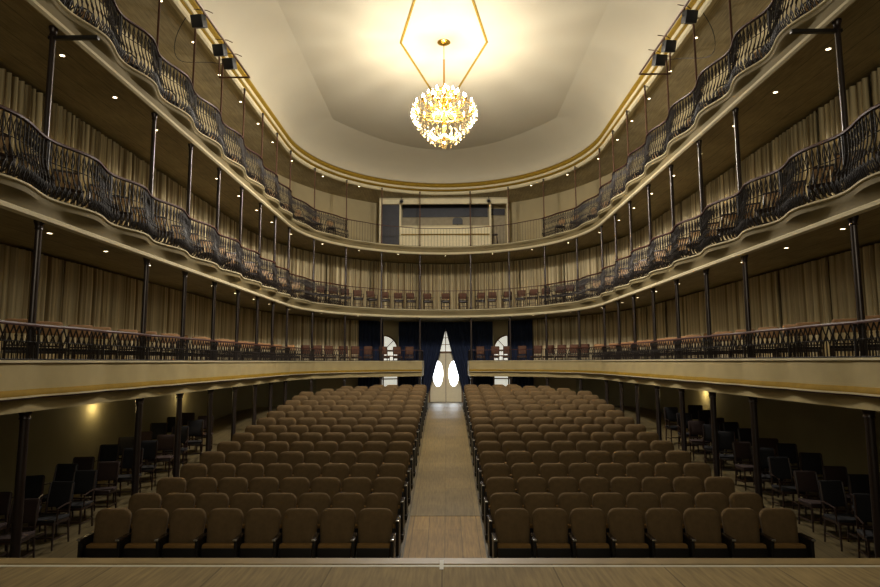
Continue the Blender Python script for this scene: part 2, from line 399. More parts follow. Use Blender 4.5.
# ---------------------------------------------------------------- ceiling
def inner(t):                    # edge of the flat ceiling
    if t <= Y0: return Vector((-4.5, 23.2*t/22, 0)) if t > 0 else Vector((-4.5, t, 0))
    if t >= Y0+LA: return Vector((4.5, 23.2*(2*Y0+LA-t)/22, 0)) if (2*Y0+LA-t) > 0 else Vector((4.5, 2*Y0+LA-t, 0))
    x = -4.5*math.cos((t-Y0)/LA*PI); return Vector((x, 23.2+3.6*(1-(x/4.5)**2), 0))
ZF = 9.72; ts = [T0-6.4] + trange(T0-5, T1+5, .3) + [T1+6.4]
rings = []
KC = .13
for t in ts:
    o = Q(t, KC, -.12, ZC+.52); i_ = inner(t); ring = []
    for j in range(9):
        ty = P(t).y; kk = min(1, max(0, (ty-18)/6)); AM = R(86-26*kk); a = AM*j/8
        # concave cove: rises first, then leans in to the flat ceiling
        fx = (1-math.cos(a))/(1-math.cos(AM)); fz = math.sin(a)/math.sin(AM)
        ring.append((o.x+(i_.x-o.x)*fx, o.y+(i_.y-o.y)*fx, o.z+(ZF-o.z)*fz))
    rings.append(ring)
mb = MB(); mb.loft(rings, closed=False, caps=False)
# flat part: strips between left and right at matching t
n = len(ts); vv = [tuple(inner(t)[:2])+(ZF,) for t in ts]; base = len(mb.v); mb.v += vv
for j in range((n-1)//2): mb.f.append((base+j, base+j+1, base+n-2-j, base+n-1-j))
me = mb.mesh('ceiling', M['ceil']); struct(link('ceiling', me), 'cream coved ceiling over the hall')
mb = MB(); mb.box(-9, 9, -5.2, 33, 9.9, 10.05); struct(mb.build('ceiling_roof_deck', M['ceil'], smooth=False))
# diamond gold lines on the ceiling
dm = [(0, 12.0), (1.32, 17.4), (0, 22.4), (-1.32, 17.4)]
mb = MB()
for j in range(4):
    a, b = Vector(dm[j]+(ZF-.012,)), Vector(dm[(j+1) % 4]+(ZF-.012,)); dd = (b-a).normalized()
    mtx = Matrix.Translation(a) @ Matrix.Rotation(math.atan2(dd.y, dd.x), 4, 'Z'); mb.box(-.02, (b-a).length+.02, -.032, .032, -.012, .012, mtx)
struct(mb.build('trim_2', M['gold'], smooth=False), 'gold diamond moulding on the ceiling around the chandelier')
# cornice rings
allT = trange(T0-6.4, T1+6.4, .2)
def ringpart(name, m, prof, k, label=None):
    mb = MB(); sweep(mb, lambda t: prof, allT, k); return struct(mb.build(name, m), label)
ringpart('trim_3', M['cream'], [(.10, ZC-.02), (-.02, ZC-.04), (-.07, ZC), (-.07, ZC+.10), (.0, ZC+.13), (.10, ZC+.13)], KC, 'cream outer moulding of the ceiling cornice')
ringpart('trim_4', M['gold'], [(.05, ZC+.132), (-.06, ZC+.132), (-.10, ZC+.17), (-.06, ZC+.21), (.05, ZC+.21)], KC, 'narrow gold cornice line')
ringpart('trim_5', M['cream'], [(.05, ZC+.212), (-.10, ZC+.212), (-.12, ZC+.30), (.05, ZC+.30)], KC, 'cream band between the gold cornice lines')
ringpart('trim_6', M['gold'], [(.05, ZC+.302), (-.12, ZC+.302), (-.19, ZC+.36), (-.19, ZC+.42), (-.12, ZC+.50), (.05, ZC+.50)], KC, 'wide gold cornice line below the ceiling cove')
# soffit over the third balcony
mb = MB(); rings = []
for t in allT:
    a = Q(t, KC, .0, ZC+.02); b = Q(t, 1, .1, ZC+.02); rings.append([a, b, b+Vector((0,0,.12)), a+Vector((0,0,.12))])
mb.loft(rings); struct(mb.build('ceiling_gallery', planks('soffit_boards', srgb(168,154,120), srgb(160,146,112), .14, 60, .006, .7, along='Y', mort=.7)), 'boarded ceiling above the top balcony')

# ---------------------------------------------------------------- balconies
def slab_thing(name, label, zf, zs, ranges, k_top=0):
    t = thing(name, label, 'balcony'); return t
def wav(t, base, amp): return -(base + amp*wave(t)*wamp(t))
def balcony_upper(name, label, zf, zs):
    root = thing(name, label, 'balcony')
    ts = trange(T0-6.4, T1+6.4, .11)
    # floor slab / soffit
    mb = MB(); rings = []
    for t in ts:
        a = Q(t, 0, .03, zs+.03); b = Q(t, 1, .04, zs+.03)
        rings.append([a, b, b+Vector((0, 0, zf-zs-.05)), a+Vector((0, 0, zf-zs-.05))])
    mb.loft(rings); mb.build('soffit', M['soffit'], root)
    mb = MB(); sweep(mb, lambda t: [(.04, zs+.01), (-.02, zs-.02), (-.06, zs+.01), (-.06, zs+.06), (-.02, zs+.09), (.04, zs+.08)], ts); mb.build('edge_bead', M['cream'], root)
    def cove(t):
        w_ = wav(t, .03, .17); H = zf-zs
        if zs > 4: return [(.06, zs+.09), (-.02, zs+.09), (-.02, zs+.16), (-.015, zs+.21), (w_*.5, zs+.235), (w_+.03, zs+.24), (w_+.005, zs+.26), (w_, H+zs-.05), (.06, H+zs-.05)]
        return [(.06, zs+.09), (-.01, zs+.09), (w_*.12, zs+.12), (w_*.3, zs+.17), (w_*.62, zs+.22), (w_, zs+.25), (w_, H+zs-.05), (.06, H+zs-.05)]
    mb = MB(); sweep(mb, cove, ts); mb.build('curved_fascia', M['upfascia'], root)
    mb = MB(); sweep(mb, lambda t: [(.06, zf-.049), (wav(t, .03, .17)-.01, zf-.049), (wav(t, .03, .17)-.035, zf-.035), (wav(t, .03, .17)-.035, zf-.01), (wav(t, .03, .17), zf+.0), (.06, zf+.0)], ts); mb.build('lip_moulding', M['cream'], root)
    return root
balcony_upper('balcony', 'top curved balcony with wavy cream edge and iron railing', Z3, SOF3)
balcony_upper('balcony', 'middle curved balcony with wavy cream edge under striped curtains', Z2, SOF2)
def balcony_low(label, ta, tb, endx):
    root = thing('balcony', label, 'balcony'); ts = trange(ta, tb, .11); zf, zs = Z1, SOF1
    mb = MB(); rings = []
    for t in ts:
        a = Q(t, 0, .03, zs+.02); b = Q(t, 1, .03, zs+.02)
        # keep the passage clear: clamp x
        if endx < 0: a.x = min(a.x, -GAP); b.x = min(b.x, -GAP)
        else: a.x = max(a.x, GAP); b.x = max(b.x, GAP)
        if abs(b.x) < 2.7: b.y = min(b.y, 30.1)
        rings.append([a, b, b+Vector((0, 0, zf-zs-.30)), a+Vector((0, 0, zf-zs-.30))])
    mb.loft(rings); mb.build('soffit', M['soffit'], root)
    w_ = lambda t: -(.05+.075*wave_low(t)*wamp(t))
    mb = MB(); sweep(mb, lambda t: [(.05, zf-.40), (w_(t), zf-.40), (w_(t), zf-.035), (.05, zf-.035)], ts); mb.build('fascia_board', M['fascia'], root)
    mb = MB(); sweep(mb, lambda t: [(.05, zf-.034), (w_(t)-.03, zf-.034), (w_(t)-.03, zf), (.05, zf)], ts); mb.build('lip_moulding', M['cream'], root)
    mb = MB(); sweep(mb, lambda t: [(.05, zf-.40), (w_(t), zf-.40), (w_(t)-.03, zf-.43), (w_(t)-.05, zf-.47), (w_(t)-.05, zf-.485), (.05, zf-.485)], ts); mb.build('gold_moulding', M['gold'], root)
    mb = MB(); sweep(mb, lambda t: [(.05, zf-.486), (w_(t)-.06, zf-.486), (w_(t)-.06, zf-.51), (.05, zf-.51)], ts); mb.build('cream_moulding', M['cream'], root)
    mb = MB(); sweep(mb, lambda t: [(.05, zf-.511), (w_(t)-.03, zf-.511), (w_(t)-.03, zf-.535), (.05, zf-.535)], ts); mb.build('dark_red_line', M['darkred'], root)
    mb = MB(); sweep(mb, lambda t: [(.05, zf-.536), (-.03, zf-.536), (-.03, zs), (.05, zs)], ts); mb.build('lower_band', M['fascia'], root)
    return root
balcony_low('low left balcony with cream board front and gold moulding', T0-6.4, tgap, -1)
balcony_low('low right balcony with cream board front and gold moulding', 2*TM-tgap, T1+6.4, 1)

# ---------------------------------------------------------------- where a bay is, in words
NB = len(NODES)-1
TIERN = ['lowest', 'middle', 'top']
def bay_words(i):
    if i == NB//2: return 'rear centre bay'
    side = 'left' if i < NB//2 else 'right'; j = i if i < NB//2 else NB-1-i
    return '%s side, %s bay from stage' % (side, ORD[j])
def node_words(i):
    side = 'left' if i < len(NODES)/2 else 'right'; j = i if i < len(NODES)/2 else len(NODES)-1-i
    return '%s side, %s from the stage' % (side, ORD[j - (j > 1) - (j > 3)])

# ---------------------------------------------------------------- columns
def column_mesh(r, h, m, name='shaft'):
    mb = MB(); mb.lathe([(r*1.6, 0), (r*1.6, .05), (r*1.15, .09), (r, .14), (r*.92, h-.16), (r*.92, h-.14)], 12)
    return mb.mesh(name, m)
def cap_mesh(r, h):
    mb = MB(); mb.lathe([(r*.95, h-.14), (r*1.25, h-.13), (r*1.05, h-.10), (r*1.15, h-.07), (r*1.5, h-.02), (r*1.5, h)], 12); return mb.mesh('capital', M['column'])
specs = []  # tier, radius, z0(node), z1
for i, t in enumerate(NODES):
    if i in NOCOL: continue
    p = Q(t, 0, .10, 0)
    fz = floor_z(p.y)
    for tier, (r, z0, z1, m) in enumerate([(.065, fz, SOF1+.018, 'column'), (.05, Z1-.27, SOF2+.028, 'column'), (.045, Z2, SOF3+.028, 'column'), (.026, Z3, ZC+.018, 'rod')]):
        if tier == 0 and abs(p.x) < GAP: continue
        h = z1-z0
        nm = ['ground floor','lowest balcony','middle balcony','top balcony'][tier]
        q = Q(t, 0, .10, z0) if tier < 3 else Q(t, KC, -.02, z0)
        if tier == 3: q = Q(t, 0, .12, z0)
        root = thing('iron_column', 'thin %s iron column on the %s, %s' % ('brown' if tier == 3 else 'dark', nm, node_words(i)), 'column', q, 0, 'columns of the %s' % nm)
        link('shaft', column_mesh(r, h, M[m]), root); link('capital', cap_mesh(r, h), root)
        if tier == 2 and i in (2, len(NODES)-3):
            s = 1 if i == 2 else -1
            a = MB(); a.cbox(min(-.06*s, .70*s), max(-.06*s, .70*s), -.035, .035, h-.20, h-.145, .008); a.build('bracket_arm', M['black'], root)

# ---------------------------------------------------------------- railings
def baluster_belly():
    mb = MB(); H = .86; r = .011
    # local: x along rail, y outward(+)=away from the hall; belly towards the hall = -y
    prof = [(0, 0), (-.05, .06), (-.078, .14), (-.082, .22), (-.06, .32), (-.028, .42), (-.008, .50), (0, .58)]
    mb.tube([(0, y, z) for y, z in prof] + [(0, 0, H)], r, 5)
    for s in (-1, 1):    # lattice at the top, scroll in the belly
        mb.tube([(0, 0, .55), (s*.028, 0, .62), (s*.05, 0, .70), (s*.028, 0, .78), (0, 0, H-.01)], .009, 4)
        mb.tube([(0, -.012, .03), (s*.025, -.045, .05), (s*.045, -.074, .12), (s*.025, -.08, .18), (0, -.082, .22)], .009, 4)
        mb.tube([(0, -.045, .40), (s*.022, -.045, .36), (s*.035, -.065, .31), (0, -.08, .27)], .008, 4)
    return mb.mesh('baluster', M['iron'])
def baluster_low():
    mb = MB(); H = .47
    mb.tube([(0, 0, 0), (0, 0, .20), (.07, 0, .335), (0, 0, H)], .011, 5)
    mb.tube([(0, 0, .20), (-.07, 0, .335), (0, 0, H)], .011, 5)
    for s in (-1, 1): mb.tube([(s*.07, 0, 0), (s*.07, 0, .335)], .007, 4)
    return mb.mesh('baluster', M['iron'])
def rod_mesh(h): return MB().tube([(0, 0, 0), (0, 0, h)], .006, 5).mesh('baluster', M['iron'])
BAL = {0: baluster_low(), 1: baluster_belly(), 2: baluster_belly()}
BALR = {0: rod_mesh(.47), 1: rod_mesh(.86), 2: rod_mesh(.86)}
RH = {0: .475, 1: .87, 2: .87}
ZT = [Z1, Z2, Z3]
ROFF = {0: (.05, .075), 1: (.01, .17), 2: (.01, .17)}
def railing(tier, i):
    ta, tb = NODES[i], NODES[i+1]; zf = ZT[tier]; base, amp = ROFF[tier]
    if tier == 0:
        if i == NB//2: return
    tm = (ta+tb)/2; off = (lambda t: -(base+amp*wave_low(t)*wamp(t))+.04) if tier == 0 else (lambda t: wav(t, base, amp)+.05)
    simple = abs(P(tm).x) < 4.4 and tm > Y0
    org = Q(tm, 0, off(tm), zf)
    kind = 'thin rod' if simple else ('lattice' if tier == 0 else 'bulging scrolled')
    root = thing('iron_railing', '%s black iron railing of the %s balcony, %s' % (kind, TIERN[tier], bay_words(i)), 'railing', org, 0, 'railings of the %s balcony' % TIERN[tier])
    t1_, t2_ = ta, tb
    if tier == 0 and t1_ < tgap < t2_: t2_ = tgap
    if tier == 0 and t1_ < 2*TM-tgap < t2_: t1_ = 2*TM-tgap
    ts = trange(t1_, t2_, .12)
    mb = MB(); H = RH[tier]; pts = [Q(t, 0, off(t), zf+H) - org for t in ts]
    rings = []
    for t, p in zip(ts, pts):
        n = NRM(t); rings.append([p + n*a + Vector((0, 0, b)) for a, b in [(.032, 0), (.035, .02), (.02, .042), (-.02, .042), (-.035, .02), (-.032, 0)]] if not simple else [p + n*a*.6 + Vector((0, 0, b*.7)) for a, b in [(.032, 0), (.035, .02), (.02, .042), (-.02, .042), (-.035, .02), (-.032, 0)]])
    mb.loft(rings); mb.build('handrail', M['rail'], root)
    mb = MB(); mb.tube([Q(t, 0, off(t), zf+.012) - org for t in ts], .012, 4)
    if not simple:
        mb.tube([Q(t, 0, off(t), zf+(.26 if tier == 0 else .56)) - org for t in ts], .009, 4)
    mb.build('cross_bar', M['iron'], root)
    # arc-length spacing along the wavy line
    fine = trange(t1_, t2_, .02); pp = [Q(t, 0, off(t), 0) for t in fine]; acc = [0]
    for a, b in zip(pp, pp[1:]): acc.append(acc[-1]+(b-a).length)
    nb = max(3, int(round(acc[-1]/((.14 if tier == 0 else .10) if not simple else .15)))); me = (BALR if simple else BAL)[tier]
    for j in range(nb):
        s = (j+.5)/nb*acc[-1]; q = min(range(len(acc)), key=lambda x: abs(acc[x]-s)); t = fine[q]
        n = NRM(t); o = link('baluster', me, root, Q(t, 0, off(t), zf) - org); o.rotation_euler = (0, 0, math.atan2(n.y, n.x)-PI/2)
    if not simple:
        p = MB(); p.tube([(0, 0, 0), (0, 0, H)], .018, 6); o = p.build('newel', M['iron'], root, Q(t1_, 0, off(t1_), zf) - org)
for tier in range(3):
    for i in range(NB): railing(tier, i)
# end rails of the lowest balcony at the gap
for s in (-1, 1):
    y0 = P(tgap).y; org = Vector((s*(GAP+.04), y0+.05, Z1))
    root = thing('iron_railing', 'short return railing beside the %s edge of the entrance gap' % ('left' if s < 0 else 'right'), 'railing', org, 0)
    mb = MB(); mb.box(-.02, .02, 0, 2.2, .475, .505); mb.build('handrail', M['rail'], root)
    for j in range(16): link('baluster', BALR[0], root, (0, .07+.14*j, 0))
    mb = MB(); mb.box(-.045, .015, -.05, 2.4, SOF1-Z1, -.002) if s > 0 else mb.box(-.015, .045, -.05, 2.4, SOF1-Z1, -.002)
    o = mb.build('side_board', M['fascia'], root, smooth=False)

# ---------------------------------------------------------------- curtains
def curtain(t0, t1, k, z0, z1, m, label, off=-.15, amp=.06, per=.15, group=None, name='curtain', shape=None):
    tm = (t0+t1)/2; org = Q(tm, k, off, z0); ts = trange(t0, t1, .02); rnd = random.Random(int(t0*1000)+int(z0*100))
    ph = [0]; 
    for a, b in zip(ts, ts[1:]): ph.append(ph[-1] + (b-a)/per*2*PI*rnd.uniform(.55, 1.45))
    rings = []; a2 = [rnd.uniform(.6, 1.3) for _ in range(60)]
    for t, f in zip(ts, ph):
        A = amp*a2[int(f/(2*PI)) % 60]; fold = A*math.sin(f)
        rings.append([(Q(t, k, off+fold*(1 if j else .75), z0+(z1-z0)*(1-j/6)) - org) for j in range(7)])
    mb = MB(); mb.loft(rings, closed=False, caps=False)
    rings2 = [[p + NRM(t)*.012 for p in r] for r, t in zip(rings, ts)]
    mb.loft(rings2, closed=False, caps=False)
    me = mb.mesh(name, m, fix=False); uv = me.uv_layers.new(name='UVMap'); U = [f/(2*PI) for f in ph]; nr = len(rings)
    for lp in me.loops: uv.data[lp.index].uv = (U[(lp.vertex_index//7) % nr], (lp.vertex_index % 7)/6)
    o = link(name, me, None, org); return tag(o, label, 'curtain', group)
for i in range(NB):
    a, b = NODES[i]+.02, NODES[i+1]-.02; bw = bay_words(i)
    if i in (0,) or i == NB-1: pass
    curtain(a, b, 1, Z2+.02, SOF3-.02, M['curtain'], 'pleated beige curtain behind the middle balcony, %s' % bw, group='curtains of the middle balcony')
    xm = P((a+b)/2, 1).x
    if abs(xm) > 4.6 or (a+b)/2 < Y0:
        a2, b2 = (a, min(b, xt(-4.4))) if a < TM else (max(a, xt(4.4)), b)
        curtain(a2, b2, 1, Z1-.24, SOF2-.02, M['curtain_lit'], 'pleated beige curtain behind the lowest balcony, %s' % bw, group='curtains of the lowest balcony')
# navy drapes at rear
def navy(xa, xb, z0, z1, label):
    o = curtain(xt(xa), xt(xb), 1, z0, z1, M['navy'], label, off=-.14, amp=.03, per=.16); o['group'] = 'navy curtains round the entrance'; return o
navy(-4.35, -3.2, Z1-.24, SOF2-.02, 'narrow navy curtain left of the left arched window')
navy(3.2, 4.35, Z1-.24, SOF2-.02, 'narrow navy curtain right of the right arched window')
navy(-4.35, -3.35, -1.95, SOF1-.02, 'low navy curtain on the ground floor left of the left window')
navy(3.35, 4.35, -1.95, SOF1-.02, 'low navy curtain on the ground floor right of the right window')
def drape(s):
    """big navy drape drawn aside from the middle of the doorway"""
    org = Vector((0, P(TM, 1).y-.42, 0)); zt, zb = SOF2-.04, floor_z(30.4)+.03; apex = 1.66
    NX, NZ = 90, 26; rings = []
    for i in range(NX+1):
        u = i/NX; col = []
        for j in range(NZ+1):
            z = zt+(zb-zt)*j/NZ
            xi = 0 if z > apex else 1.02*((apex-z)/(apex-zb))**1.08
            xo = 2.38
            x = xi + (xo-xi)*u
            if j > 0 and False: pass
            y = .035*math.sin(u*2*PI*13) + .02*math.sin(u*2*PI*5+1) - (x/7.75)**2*4.4
            col.append((s*x, y, z))
        rings.append(col)
    mb = MB(); mb.loft(rings, closed=False, caps=False); mb.loft([[(x, y+.012, z) for x, y, z in r] for r in rings], closed=False, caps=False)
    me = mb.mesh('curtain', M['navy'], fix=False); return tag(link('curtain', me, None, org), 'large navy drape drawn back on the %s of the entrance door' % ('left' if s < 0 else 'right'), 'curtain', 'navy curtains round the entrance')
drape(-1); drape(1)

# ---------------------------------------------------------------- downlights
def dl_mesh():
    a = MB(); a.lathe([(.055, 0), (.055, -.008), (.038, -.010), (.038, 0)], 16); b = MB(); b.lathe([(.036, -.002), (.036, -.006)], 16)
    return a.mesh('trim_ring', M['cream']), b.mesh('lens', M['dl'], smooth=False)
dla, dlb = dl_mesh()
def downlight(t, off, z, label, grp, k=0, e=0):
    p = Q(t, k, off, z); r = thing('downlight', label, 'lamp', p, 0, grp)
    link('trim_ring', dla, r); link('lens', dlb, r)
for tier, zs in ((1, SOF2+.03), (2, SOF3+.03), (3, ZC+.02)):
    for i in range(1, NB-1):
        t = (NODES[i]+NODES[i+1])/2
        if tier == 3 and (abs(P(t).x) < 3.2 and t > Y0): continue
        downlight(t, .50 if tier < 3 else .55, zs, 'small round lit downlight under the %s, %s' % (['', 'middle balcony', 'top balcony', 'gallery ceiling'][tier], bay_words(i)), 'downlights in the balcony ceilings')

# ---------------------------------------------------------------- small wall lamps of the ground floor
def wall_lamp(t, label):
    p = Q(t, 1, -.14, SOF1-.10); r = thing('wall_lamp', label, 'lamp', p, 0, 'lamps under the lowest balcony')
    a = MB(); a.lathe([(.05, 0), (.05, -.03), (.02, -.04)], 12); s_ = 1 if p.x > 0 else -1; a.box(min(0, s_*.19), max(0, s_*.19), -.02, .02, -.02, .01); a.build('lamp_base', M['column'], r)
    b = MB(); b.lathe([(.010, -.04), (.018, -.05), (.02, -.06), (.016, -.072), (.006, -.08)], 12); b.build('bulb', M['bulb'], r)
    l = bpy.data.lights.new('spot_glow', 'POINT'); l.energy = 7; l.color = (1, .74, .34); l.shadow_soft_size = .04
    o = bpy.data.objects.new('spot_glow', l); C.objects.link(o); o.parent = r; o.location = (0, 0, -.2)
wall_lamp(13.4, 'small lit wall lamp on the left ground floor wall nearest the stage')
wall_lamp(17.8, 'small lit wall lamp on the left ground floor wall, farther from the stage')
wall_lamp(2*TM-18.3, 'small lit wall lamp on the right ground floor wall')

# ---------------------------------------------------------------- theatre seats
def rounded(wd, z0, z1, r_top, r_bot, n=5, taper=.0):
    pts = []; hw = wd/2
    for cx, cz, a0, r in ((hw-r_bot, z0+r_bot, -PI/2, r_bot), (hw-r_top, z1-r_top, 0, r_top), (-hw+r_top, z1-r_top, PI/2, r_top), (-hw+r_bot, z0+r_bot, PI, r_bot)):
        for j in range(n+1):
            a = a0 + PI/2*j/n; pts.append((cx+r*math.cos(a), cz+r*math.sin(a)))
    return [(x*(1-taper*(1-(z-z0)/(z1-z0))), z) for x, z in pts]
def pillow(outline, y0, th, lean=0, puff=.03, n=3, zc=None):
    """upholstered pad: front at -y"""
    cx = 0; cz = sum(p[1] for p in outline)/len(outline); mb = MB(); rings = []
    z00 = min(p[1] for p in outline)
    def ring(sc, y): return [(x*sc, y+lean*(cz+(z-cz)*sc-z00), cz+(z-cz)*sc) for x, z in outline]
    rings += [ring(.55, y0+th), ring(.93, y0+th), ring(1.0, y0+th*.75), ring(1.0, y0+th*.3), ring(.95, y0+.0), ring(.75, y0-puff*.7), ring(.4, y0-puff)]
    mb.loft(rings); return mb
SW = .538
def seat_parts(root, ends):
    o = rounded(.525, .45, .93, .13, .05, n=6, taper=.12)
    pillow(o, .0, .07, lean=.18).build('backrest', M['seat'], root)
    back = MB(); oo = rounded(.48, .36, .90, .11, .03, taper=.1); back.loft([[(x, .071+.18*(z-.36)+d_, z) for x, z in oo] for d_ in (0, .018)]); back.build('back_shell', M['black'], root)
    c = MB(); c.cbox(-.235, .235, -.155, -.035, .12, .505, .03); c.build('seat_cushion', M['seat2'], root)
    p = MB(); p.cbox(-.23, .23, -.178, -.156, .12, .465, .008); p.cbox(-.24, .24, -.10, .04, .085, .125, .01); p.build('seat_pan', M['black'], root)
    for sx in ends:
        s = MB(); x = sx*SW/2
        s.cbox(x-.022, x+.022, -.24, .10, .08, .58, .008); s.cbox(x-.03, x+.03, -.30, .12, 0, .08, .01); s.build('side_standard', M['black'], root)
        a = MB(); a.cbox(x-.03, x+.03, -.27, .06, .58, .612, .012); ar = a.build('armrest', M['armcap'], root)
        tp = MB(); tp.cbox(x-.026, x+.026, -.282, -.26, .588, .608, .006); tp.build('arm_tip', M['armtip'], ar)
def mkseat(ends):
    r = thing('theater_seat', 'x', 'seat', (0, 0, 0)); seat_parts(r, ends); return Proto(r)
S_mid, S_end = mkseat((1,)), mkseat((-1, 1))
NROW = 17
for row in range(NROW):
    y = 8.77 + .91*row; n = 8 if row < 14 else {14: 7, 15: 6, 16: 4}[row]
    for s in (-1, 1):
        for j in range(n):
            # column index counted from the aisle; arms on +x side; the leftmost seat of each block has both
            if s > 0: x = .965 + SW*j; first = j == 0
            else: x = -.985 - SW*j; first = j == n-1
            lab = 'brown padded theater seat, %s row, %s seat %s of the aisle' % (ORD[row], ORD[j], 'left' if s < 0 else 'right')
            (S_end if first else S_mid).put((x, y, floor_z(y)), 0, lab, 'theater seats in rows on the ground floor')

# ---------------------------------------------------------------- loose chairs
def side_chair(name, wood, pad, H=.92, arms=False, slats=False, label='x', pad2=None, slatm=None, zlow=.58):
    r = thing(name, label, 'chair')
    for sx in (-1, 1):
        MB().tube([(sx*.19, -.20, 0), (sx*.19, -.20, .44)], [.014, .019], 6).build('leg', wood, r)
        MB().tube([(sx*.19, .24, 0), (sx*.185, .19, .44), (sx*.185, .22, .70), (sx*.18, .28, H-.02)], [.014, .019, .017, .014], 6).build('leg', wood, r)
    f = MB(); f.cbox(-.20, .20, -.215, .20, .39, .435, .008); f.cbox(-.18, .18, -.205, -.19, .18, .205, .004); f.cbox(-.195, -.18, -.2, .2, .15, .175, .004); f.cbox(.18, .195, -.2, .2, .15, .175, .004); f.build('seat_frame', wood, r)
    MB().cbox(-.215, .215, -.225, .19, .436, .48, .018).build('seat_pad', pad2 or pad, r)
    if slats:
        b = MB()
        for j in range(6): x = -.15+.06*j; b.cbox(x-.021, x+.021, .232, .252, .50, H-.05, .004)
        b.build('back_slats', slatm or wood, r)
        MB().cbox(-.20, .20, .255, .29, H-.09, H, .012).build('top_rail', wood, r)
    else:
        b = MB(); o = rounded(.40, zlow, H, .04, .03)
        b = pillow(o, .215, .035, lean=.17, puff=.015); b.build('backrest', pad, r)
        MB().cbox(-.19, .19, .20, .225, .50, .53, .006).build('back_rail', wood, r)
    if arms:
        for sx in (-1, 1):
            MB().tube([(sx*.215, -.16, .44), (sx*.225, -.17, .64), (sx*.225, .0, .665), (sx*.20, .22, .66)], .014, 6).build('armrest', wood, r)
    return r
def round_chair(wood, pad):
    r = thing('bentwood_chair', 'x', 'chair')
    for sx in (-1, 1):
        MB().tube([(sx*.17, -.19, 0), (sx*.16, -.16, .44)], [.013, .018], 6).build('leg', wood, r)
        MB().tube([(sx*.19, .22, 0), (sx*.16, .16, .44)], [.013, .018], 6).build('leg', wood, r)
    MB().lathe([(.19, .43), (.215, .44), (.215, .465), (.19, .475)], 20).build('seat', pad, r)
    MB().tube([(.17, .14, .45), (.20, .20, .65), (.17, .26, .82), (.09, .30, .91), (0, .31, .93), (-.09, .30, .91), (-.17, .26, .82), (-.20, .20, .65), (-.17, .14, .45)], .014, 6).build('back_hoop', wood, r)
    b = pillow([(x, z) for x, z in [(.15*math.cos(2*PI*i/16), .72+.16*math.sin(2*PI*i/16)) for i in range(16)]], .205, .025, lean=.3, puff=.01); b.build('back_panel', M['mwood'], r)
    MB().tube([(.15*math.cos(2*PI*i/16), .15*math.sin(2*PI*i/16), .22) for i in range(16)], .008, 5, closed=True).build('leg_ring', wood, r)
    return r
ch_g1 = Proto(side_chair('side_chair', M['dwood'], M['pad'], .93, arms=False))
ch_g2 = Proto(side_chair('side_chair', M['dwood'], M['padk'], .98, arms=True))
ch_t1 = Proto(side_chair('balcony_chair', M['dwood'], M['padb'], .66+.27, False, pad2=M['padk'], zlow=.70))
ch_t2 = Proto(side_chair('balcony_chair', M['dwood'], M['pad'], .90, slats=True, slatm=M['mwood']))
M['brownpad'] = mat('brown_chair_pad', srgb(92,62,46), .9, var=.12)
ch_r1 = Proto(side_chair('balcony_chair', M['dwood'], M['brownpad'], .96))
ch_r2 = Proto(side_chair('balcony_chair', M['dwood'], M['brownpad'], .88, arms=True, pad2=M['padk']))
ch_t3 = Proto(round_chair(M['dwood'], M['pad']))
rnd = random.Random(3)
cols = ['inner', 'outer']
for s in (-1, 1):
    for ci, x in enumerate((6.42, 7.12)):
        cnt = 10 if s < 0 else 11
        for j in range(cnt):
            y = 9.25 + .78*j + ci*.35 + rnd.uniform(-.06, .06)
            if any(abs(y+.0 - NODES[q]) < .0 for q in range(3)): continue
            xx = x + rnd.uniform(-.04, .04)
            pr = ch_g2 if (j*7+ci*3+(s > 0)) % 3 else ch_g1
            what = 'charcoal armchair with dark frame' if pr is ch_g2 else 'dark wooden chair with maroon pad'
            pr.put((s*xx, y, floor_z(y)), s*-rnd.uniform(.0, .35), '%s under %s balcony, %s line, %s from stage' % (what, 'left' if s < 0 else 'right', cols[ci], ORD[j]), 'loose chairs along the side aisles')
# balcony chairs: two per bay
for tier, pr, what in ((0, ch_t1, 'tan padded chair'), (1, ch_t2, 'dark chair with pale slats'), (2, ch_t3, 'round-backed chair with tan back')):
    for i in range(1, NB-1):
        if tier == 2 and abs(P((NODES[i]+NODES[i+1])/2).x) < 3.9 and NODES[i] > Y0: continue
        a, b = NODES[i], NODES[i+1]
        rear = abs(P((a+b)/2).x) < 5.2 and (a+b)/2 > Y0 and tier < 2
        for c, f in enumerate((.18, .5, .82) if rear else (.28, .72)):
            t = a+(b-a)*f + rnd.uniform(-.05, .05); off = (.60, .46, .42)[tier] + rnd.uniform(-.04, .06)
            p = Q(t, 0, off, ZT[tier] - (.0 if tier else 0) + (-.02 if tier else -.01))
            if tier == 0: 
                if abs(p.x) < GAP+.5: continue
                p.z = Z1-.28
                p2 = Q(t, 0, .62, 0)
            n = NRM(t); rz = (math.atan2(n.y, n.x) - PI/2)
            rz = math.atan2(math.sin(rz), math.cos(rz))*.45 + rnd.uniform(-.12, .12)
            pp, wh = (pr, what) if not rear else ((ch_r1, 'brown padded chair') if tier == 0 else (ch_r2, 'brown padded armchair'))
            pp.put(p, rz, '%s, %s balcony, %s, %s of %s' % (wh, TIERN[tier], bay_words(i), ORD[c], 'three' if rear else 'two'), 'chairs on the %s balcony' % TIERN[tier])

